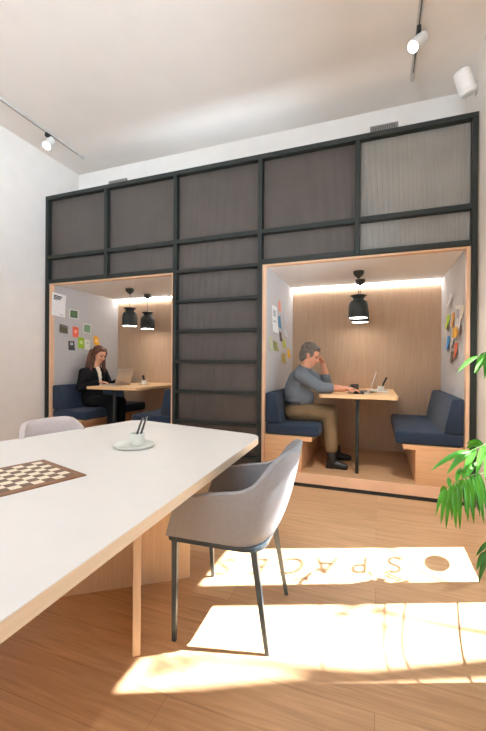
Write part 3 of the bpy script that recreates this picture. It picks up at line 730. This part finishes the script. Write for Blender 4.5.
# ------------------------------------------------------------------ armchairs (built facing -x, origin at floor centre)
def armchair(at, rot, label, cm):
    c = thing('armchair', (0, 0, 0), label, 'chair', 'shell armchairs at the meeting table')
    # plan path parameter u in [-1,1]: -1 near arm front, 0 back centre, 1 far arm front
    def path(u, w, back, front, pw=3.2):
        # superellipse quarter-turns joined to straight arms
        a = abs(u); s = 1 if u >= 0 else -1
        if a < .62:
            t = a/.62*PI/2
            x = back-(back-.02)*(1-math.cos(t)**(2/pw)); y = w*math.sin(t)**(2/pw)
        else:
            k = (a-.62)/.38; x = .02+(front-.02)*k; y = w
        return x, s*y
    def rim(u):
        a = abs(u)
        pts = [(0, .826), (.16, .825), (.26, .812), (.34, .778), (.41, .728), (.47, .69), (.54, .668), (.62, .655), (.72, .643), (.85, .628), (.94, .612), (1, .582)]
        for (a0, h0), (a1, h1) in zip(pts, pts[1:]):
            if a <= a1: return h0+(h1-h0)*(a-a0)/(a1-a0)
        return pts[-1][1]
    def shell(off):
        rows = []; nu, nv = 64, 12
        for j in range(nv+1):
            v = j/nv; row = []
            for i in range(nu+1):
                u = -1+2*i/nu; z = .432+(rim(u)-.432)*v
                g = (z-.432)/.42; fl = g**.62
                a = abs(u)
                lean = .125*fl*(1-min(1, a/.62)**2)
                front = -.262+.05*v
                x, y = path(u, .228+.040*fl-off, .185+off*-1, front)
                narrow = 1-.12*max(0, g-.55)*2*(1 if a < .62 else 0)
                row.append((x+lean, y*narrow, z))
            rows.append(row)
        return rows
    out, inn = shell(0), shell(.028)
    mb = MB(); mb.grid(out); mb.grid(inn)
    nu = len(out[0])
    mb.grid([out[-1], [V(p).lerp(V(q), .5)+V((0, 0, .008)) for p, q in zip(out[-1], inn[-1])], inn[-1]]); mb.grid([out[0], inn[0]])
    for i in (0, nu-1): mb.grid([[r[i] for r in out], [r[i] for r in inn]])
    bmesh.ops.remove_doubles(mb.bm, verts=mb.bm.verts[:], dist=1e-5)
    build('shell', mb, cm, c, ang=55)
    # seat cushion
    pl = rounded([(-.268, -.20), (.15, -.20), (.15, .20), (-.268, .20)], [.05, .09, .09, .05], 6)
    mb = MB(); cen = V((-.05, 0, 0)); rings = []
    for z, kk in ((.432, .96), (.438, .99), (.475, 1.0), (.492, .97), (.497, .9)):
        rings.append([(cen.x+(x-cen.x)*kk, y*kk, z) for x, y in pl])
    build('seat', mb.ringed(rings), cm, c, ang=45)
    pl = rounded([(-.262, -.228), (.185, -.228), (.185, .228), (-.262, .228)], [.04, .11, .11, .04], 6)
    build('seat_frame', MB().prism(pl, .412, .4315), M['chairleg'], c, ang=30)
    for (tx, ty), (bx_, by) in (((-.228, -.200), (-.198, -.262)), ((-.228, .200), (-.222, .240)), ((.135, -.185), (.205, -.215)), ((.135, .185), (.205, .205))):
        mb = MB(); rings = []
        for t, wd in ((0, .0135), (.85, .0095), (1, .0085)):
            x, y, z = tx+(bx_-tx)*t, ty+(by-ty)*t, .4115*(1-t)
            rings.append([(x-wd, y-wd*.8, z), (x+wd, y-wd*.8, z), (x+wd, y+wd*.8, z), (x-wd, y+wd*.8, z)])
        lo = build('leg', mb.ringed(rings), M['chairleg'], c, ang=30)
    c.location = at; c.rotation_euler = (0, 0, rot)
    return c
ch = armchair((-.632, -1.960, 0), math.radians(2.5), 'grey-mauve shell armchair on dark legs standing on the sunlit floor', M['chair'])
c2 = copy_tree(ch, (-1.785, -1.83, 0), math.radians(180-12), 'blush shell armchair tucked in at the far left side of the table', group='shell armchairs at the meeting table')
for p in c2.children:
    if p.name.startswith(('shell', 'seat')) and not p.name.startswith('seat_frame'):
        p.data = p.data.copy(); p.data.materials[0] = M['chairpink']

# ------------------------------------------------------------------ ceiling tracks, spotlights, speaker
def track(x, y0, y1, label, sm):
    t = thing('ceiling_track', (x, (y0+y1)/2, ZC), label, 'track light rail', 'ceiling track rails')
    build('rail', MB().box((x-.018, y0, ZC-.03), (x+.018, y1, ZC-.0005), .003, 1), M['track'], t)
    build('slot', MB().box((x-.006, y0+.01, ZC-.0312), (x+.006, y1-.12, ZC-.0298)), sm, t)
    build('end_cap', MB().box((x-.019, y1, ZC-.031), (x+.019, y1+.012, ZC-.0005), .002, 1), M['whiteplastic'], t)
    return t
track(-3.617, -6.5, .19, 'long white ceiling track rail along the left side', M['vent'])
track(.287, -6.5, .18, 'white ceiling track rail with a dark slot, at the right', M['slot'])
def spotlight(x, y, direc, label, power=35, size=1.0):
    s = thing('track_spotlight', (x, y, ZC-.031), label, 'spotlight', 'white track spotlights')
    build('adapter', MB().box((x-.016, y-.05, ZC-.075), (x+.016, y+.05, ZC-.0315), .004, 2), M['black'], s)
    d = V(direc).normalized(); p = V((x, y, ZC-.125))
    build('arm', MB().tube([(x, y, ZC-.07), p], .009, 8), M['whiteplastic'], s)
    a = p-d*.07
    build('head', MB().lathe([(0, 0), (.04, 0), (.046, .01), (.046, .15), (.042, .15), (.04, .13), (0, .128)], a, 24, d), M['whiteplastic'], s)
    build('lens', MB().lathe([(0, .129), (.0395, .131), (.0395, .139), (.02, .146), (0, .148)], a, 24, d), M['spot'], s)
    sp = bpy.data.lights.new('spot_beam', 'SPOT'); sp.energy = power; sp.spot_size = size; sp.spot_blend = .6; sp.shadow_soft_size = .04; sp.color = (1, .96, .91)
    lo = bpy.data.objects.new('spot_beam', sp); COL.objects.link(lo); lo.parent = s
    lo.location = a+d*.16-V(ORG[s.name]); lo.rotation_euler = d.to_track_quat('-Z', 'Y').to_euler()
spotlight(-3.617, -.36, (.1, -.55, -.8), 'glowing track spotlight on the left ceiling rail')
spotlight(.287, -.40, (-.45, -.35, -.6), 'glowing white track spotlight on the right ceiling rail', 130)
spotlight(.287, -1.55, (.02, .34, -1), 'unseen white track spotlight added on the right rail to brighten the floor', 330, .8)  # out-of-view lamp added to lift the floor before the booths
spotlight(-3.617, -2.6, (-.12, .5, -.9), 'unseen white track spotlight added on the left rail to brighten the wall', 20)  # out-of-view lamp added to lift the left wall
sp_c = V((.70, .06, 3.668))
spk = thing('wall_speaker', tuple(sp_c), 'white rounded speaker on a wall bracket in the upper right corner', 'speaker')
d = V((.36, .2, -1)).normalized()
build('body', MB().lathe([(0, -.105), (.052, -.105), (.062, -.098), (.067, -.08), (.067, .075), (.062, .095), (.052, .102), (0, .102)], sp_c, 28, d), M['whiteplastic'], spk)
build('end_ring', MB().lathe([(.0672, .06), (.070, .062), (.070, .074), (.0672, .076)], sp_c, 28, d, False), M['whiteplastic'], spk)
build('bracket', MB().tube([sp_c+V((.06, .03, -.03)), (XR-.008, .09, 3.62)], .012, 8).box((XR-.012, .06, 3.57), (XR-.0005, .12, 3.67), .003, 1), M['track'], spk)

# ------------------------------------------------------------------ potted palm at the right
palm = thing('potted_palm', (.625, -2.10, 0), 'green potted palm with drooping fronds at the right edge', 'plant')
build('pot', MB().lathe([(0, 0), (.10, 0), (.115, .01), (.145, .24), (.15, .26), (.135, .26), (.13, .235), (0, .235)], (.625, -2.10, 0)), M['pot'], palm)
build('soil', MB().lathe([(0, .20), (.126, .20), (.131, .238), (0, .245)], (.625, -2.10, 0)), M['soil'], palm)
def leaflet(mb, p, q, wd, droop=.02, mi=0):
    p, q = V(p), V(q); d = q-p; L_ = d.length; t = d.normalized()
    side = t.cross(V((.15, -.9, .4))).normalized(); nrm = side.cross(t).normalized()
    n = 8; rows = []
    for k in range(n+1):
        s = k/n; c = p.lerp(q, s)+V((0, 0, 1))*droop*4*s*(1-s)
        w_ = wd*(math.sin(PI*min(1, s*1.0)**.75)**.8 if 0 < s < 1 else 0)+.0008
        rows.append([c-side*w_, c-side*w_*.5-nrm*w_*.22, c-nrm*w_*.38, c+side*w_*.5-nrm*w_*.22, c+side*w_])
    mb.grid(rows, mi)
    mb.grid([[V(x)-nrm*.0008 for x in r] for r in rows], mi)
def frond(ctrl, leaves, dark=False):
    """ctrl: rachis control points; leaves: (t along rachis, tip, half width)"""
    mb = MB(); pts = [V(p) for p in ctrl]; fine = []
    for i in range(len(pts)-1):
        a, b_, c_, d_ = pts[max(i-1, 0)], pts[i], pts[i+1], pts[min(i+2, len(pts)-1)]
        for k in range(6):
            t = k/6; fine.append(.5*((2*b_)+(c_-a)*t+(2*a-5*b_+4*c_-d_)*t*t+(3*b_-a-3*c_+d_)*t**3))
    fine.append(pts[-1])
    mb.tube(fine, [.006-.0045*i/(len(fine)-1) for i in range(len(fine))], 7, mi=1)
    for t, tip, wd, dr in leaves:
        p = fine[min(len(fine)-1, int(t*(len(fine)-1)))]; leaflet(mb, p, tip, wd, dr)
    return build('frond', mb, [M['leafdark'] if dark else M['leaf'], M['stem']], palm, ang=60, normals=False)
base = V((.625, -2.10, .24))
def away(p, dx=.0): return V(p)
# frond A: high one
cA = [base+V((0, .01, 0)), V((.67, -2.08, .75)), V((.70, -1.8, 1.2)), V((0.675, -1.083, 1.299)), V((0.592, -1.134, 1.280)), V((0.538, -1.196, 1.256))]
frond(cA, [(1, V((0.428, -1.258, 1.164)), .012, .012), (.85, V((0.511, -1.249, 1.159)), .011, .01), (.8, V((0.582, -1.159, 1.124)), .011, .004), (.72, V((0.554, -1.085, 1.151)), .009, .004), (.7, V((0.641, -1.159, 1.097)), .012, .01), (.62, V((0.714, -1.025, 1.414)), .012, .01), (.75, V((0.594, -1.282, 1.351)), .012, .01)])
# frond B: upper drooping fan
cB = [base+V((-.01, 0, 0)), V((.67, -2.06, .58)), V((.68, -1.78, .86)), V((0.648, -1.126, 0.783)), V((0.574, -1.185, 0.749)), V((0.490, -1.258, 0.723))]
frond(cB, [(1, V((0.275, -1.422, 0.633)), .014, .022), (.97, V((0.360, -1.370, 0.611)), .017, .018), (.93, V((0.409, -1.246, 0.616)), .014, .012), (.9, V((0.441, -1.320, 0.584)), .017, .014), (.86, V((0.492, -1.151, 0.712)), .014, .018), (.82, V((0.513, -1.293, 0.585)), .015, .012), (.80, V((0.501, -1.106, 0.732)), .012, .02), (.76, V((0.570, -1.251, 0.557)), .015, .01), (.72, V((0.604, -1.228, 0.576)), .014, .01)])
# frond C: middle, long hanging leaflets
cC = [base+V((0, -.012, 0)), V((.66, -2.04, .52)), V((.66, -1.75, .74)), V((0.607, -1.216, 0.595)), V((0.513, -1.293, 0.607)), V((0.400, -1.388, 0.578)), V((0.336, -1.432, 0.541))]
tipsC = [(V((0.293, -1.481, 0.416)), 0.009), (V((0.320, -1.455, 0.368)), 0.012), (V((0.348, -1.429, 0.335)), 0.012), (V((0.401, -1.394, 0.329)), 0.014), (V((0.424, -1.369, 0.317)), 0.013), (V((0.468, -1.337, 0.354)), 0.014), (V((0.502, -1.309, 0.337)), 0.014), (V((0.557, -1.273, 0.331)), 0.014), (V((0.582, -1.248, 0.369)), 0.014)]
lvC = []
for i, (tip, w_) in enumerate(tipsC):
    lvC.append((1-.045*i, tip, w_, .02))
lvC += [(.97, V((0.321, -1.406, 0.520)), .010, .01), (.92, V((0.386, -1.297, 0.571)), .013, .012), (.85, V((0.453, -1.251, 0.622)), .013, .014), (.8, V((0.490, -1.216, 0.628)), .013, .012), (.75, V((0.538, -1.199, 0.651)), .013, .01), (.78, V((0.390, -1.339, 0.408)), .012, .02), (.70, V((0.472, -1.267, 0.382)), .013, .02), (.66, V((0.540, -1.220, 0.386)), .013, .02)]
lvC += [(0.90, V((0.385, -1.373, 0.366)), .011, .025), (0.85, V((0.423, -1.346, 0.378)), .011, .025), (0.80, V((0.461, -1.319, 0.389)), .011, .025), (0.75, V((0.501, -1.292, 0.352)), .011, .025), (0.70, V((0.540, -1.265, 0.364)), .011, .025)]
frond(cC, lvC)
# frond D: low dark one
cD = [base+V((.01, -.02, 0)), V((.65, -1.85, .42)), V((0.679, -1.234, 0.356)), V((0.612, -1.280, 0.282)), V((0.556, -1.322, 0.200))]
frond(cD, [(1, V((0.504, -1.362, 0.114)), .014, .012), (.95, V((0.519, -1.346, 0.039)), .014, .012), (.9, V((0.562, -1.342, 0.029)), .012, .01), (.85, V((0.511, -1.317, 0.167)), .011, .012), (.8, V((0.603, -1.284, 0.092)), .014, .01)], True)
# fronds leaning back to the wall side
cE = [base+V((.01, .015, 0)), V((.66, -2.14, .7)), V((.68, -2.24, 1.0)), V((.69, -2.36, 1.18)), V((.68, -2.48, 1.2))]
frond(cE, [(.95-.06*i, (.66+.05*((i % 2)*2-1), -2.50+.045*i, 1.05-.01*i), .013, .02) for i in range(9)])

# ------------------------------------------------------------------ tree in the street, shading the windows
st = thing('street_tree', (3.3, -.75, 0), 'street tree outside the side windows with sparse leafy crown', 'tree')
build('trunk', MB().tube([(3.3, -.75, 0), (3.27, -.74, 1.6), (3.2, -.76, 3.0), (3.15, -.85, 4.2), (3.1, -.95, 5.6)], [.09, .08, .065, .045, .02], 10)
      .tube([(3.2, -.76, 3.0), (2.9, -.70, 3.35), (2.6, -.66, 3.6)], [.03, .02, .008], 8).tube([(3.2, -.76, 3.0), (3.35, 0, 4.2), (3.5, .8, 4.9)], [.03, .02, .01], 8).tube([(3.15, -.85, 4.2), (2.8, -.9, 4.45), (2.6, -.96, 4.6)], [.03, .018, .008], 8), M['soil'], st)
rr = random.Random(3); fl = MB()
for c_, rad, n_ in (((2.6, -.62, 3.62), (.16, .13, .17), 46), ((2.62, -.96, 4.62), (.12, .10, .14), 22), ((3.1, -.95, 5.9), (.4, .4, .3), 90), ((3.5, .9, 5.0), (.4, .3, .4), 90)):
    for i in range(n_):
        d = V((rr.gauss(0, .5)*rad[0], rr.gauss(0, .5)*rad[1], rr.gauss(0, .5)*rad[2])); a = V(c_)+d
        t = V((rr.uniform(-1, 1), rr.uniform(-1, 1), rr.uniform(-1, .4))).normalized()
        leaflet(fl, a, a+t*.09, .022, .006)
build('foliage', fl, M['leafdark'], st, ang=60, normals=False)

# ------------------------------------------------------------------ light
W_ = bpy.data.worlds.new('sky'); S.world = W_; W_.use_nodes = True
bg = W_.node_tree.nodes['Background']; bg.inputs[1].default_value = 1.0
nt = W_.node_tree; tc = nt.nodes.new('ShaderNodeTexCoord'); sx = nt.nodes.new('ShaderNodeSeparateXYZ'); rp = nt.nodes.new('ShaderNodeMapRange')
rp.inputs[1].default_value = -.06; rp.inputs[2].default_value = .06; mx = nt.nodes.new('ShaderNodeMix'); mx.data_type = 'RGBA'
mx.inputs[6].default_value = (11.4, 13.9, 16.2, 1)      # lower half of the world, brightened to light the ceiling like sunlit pavement
mx.inputs[7].default_value = (1.7, 2.3, 3.0, 1)         # sky
nt.links.new(tc.outputs['Generated'], sx.inputs[0]); nt.links.new(sx.outputs['Z'], rp.inputs[0]); nt.links.new(rp.outputs[0], mx.inputs[0]); nt.links.new(mx.outputs[2], bg.inputs[0])
sun = bpy.data.lights.new('sun', 'SUN'); sun.energy = 54; sun.angle = .013; sun.color = (.94, .97, 1.0)
so = bpy.data.objects.new('sun', sun); COL.objects.link(so)
el, az = math.atan(1.25), math.radians(22)
dirv = V((-math.cos(az)*math.cos(el), -math.sin(az)*math.cos(el), -math.sin(el)))
so.rotation_euler = dirv.to_track_quat('-Z', 'Y').to_euler(); so.location = (6, 2, 6)

S.view_settings.view_transform = 'Standard'; S.view_settings.look = 'None'
S.view_settings.exposure = -.28; S.view_settings.gamma = 1; S.view_settings.use_curve_mapping = False
S.cycles.max_bounces = 10; S.cycles.diffuse_bounces = 6; S.cycles.transparent_max_bounces = 16
S.cycles.caustics_reflective = False; S.cycles.caustics_refractive = False
S.cycles.sample_clamp_indirect = 6
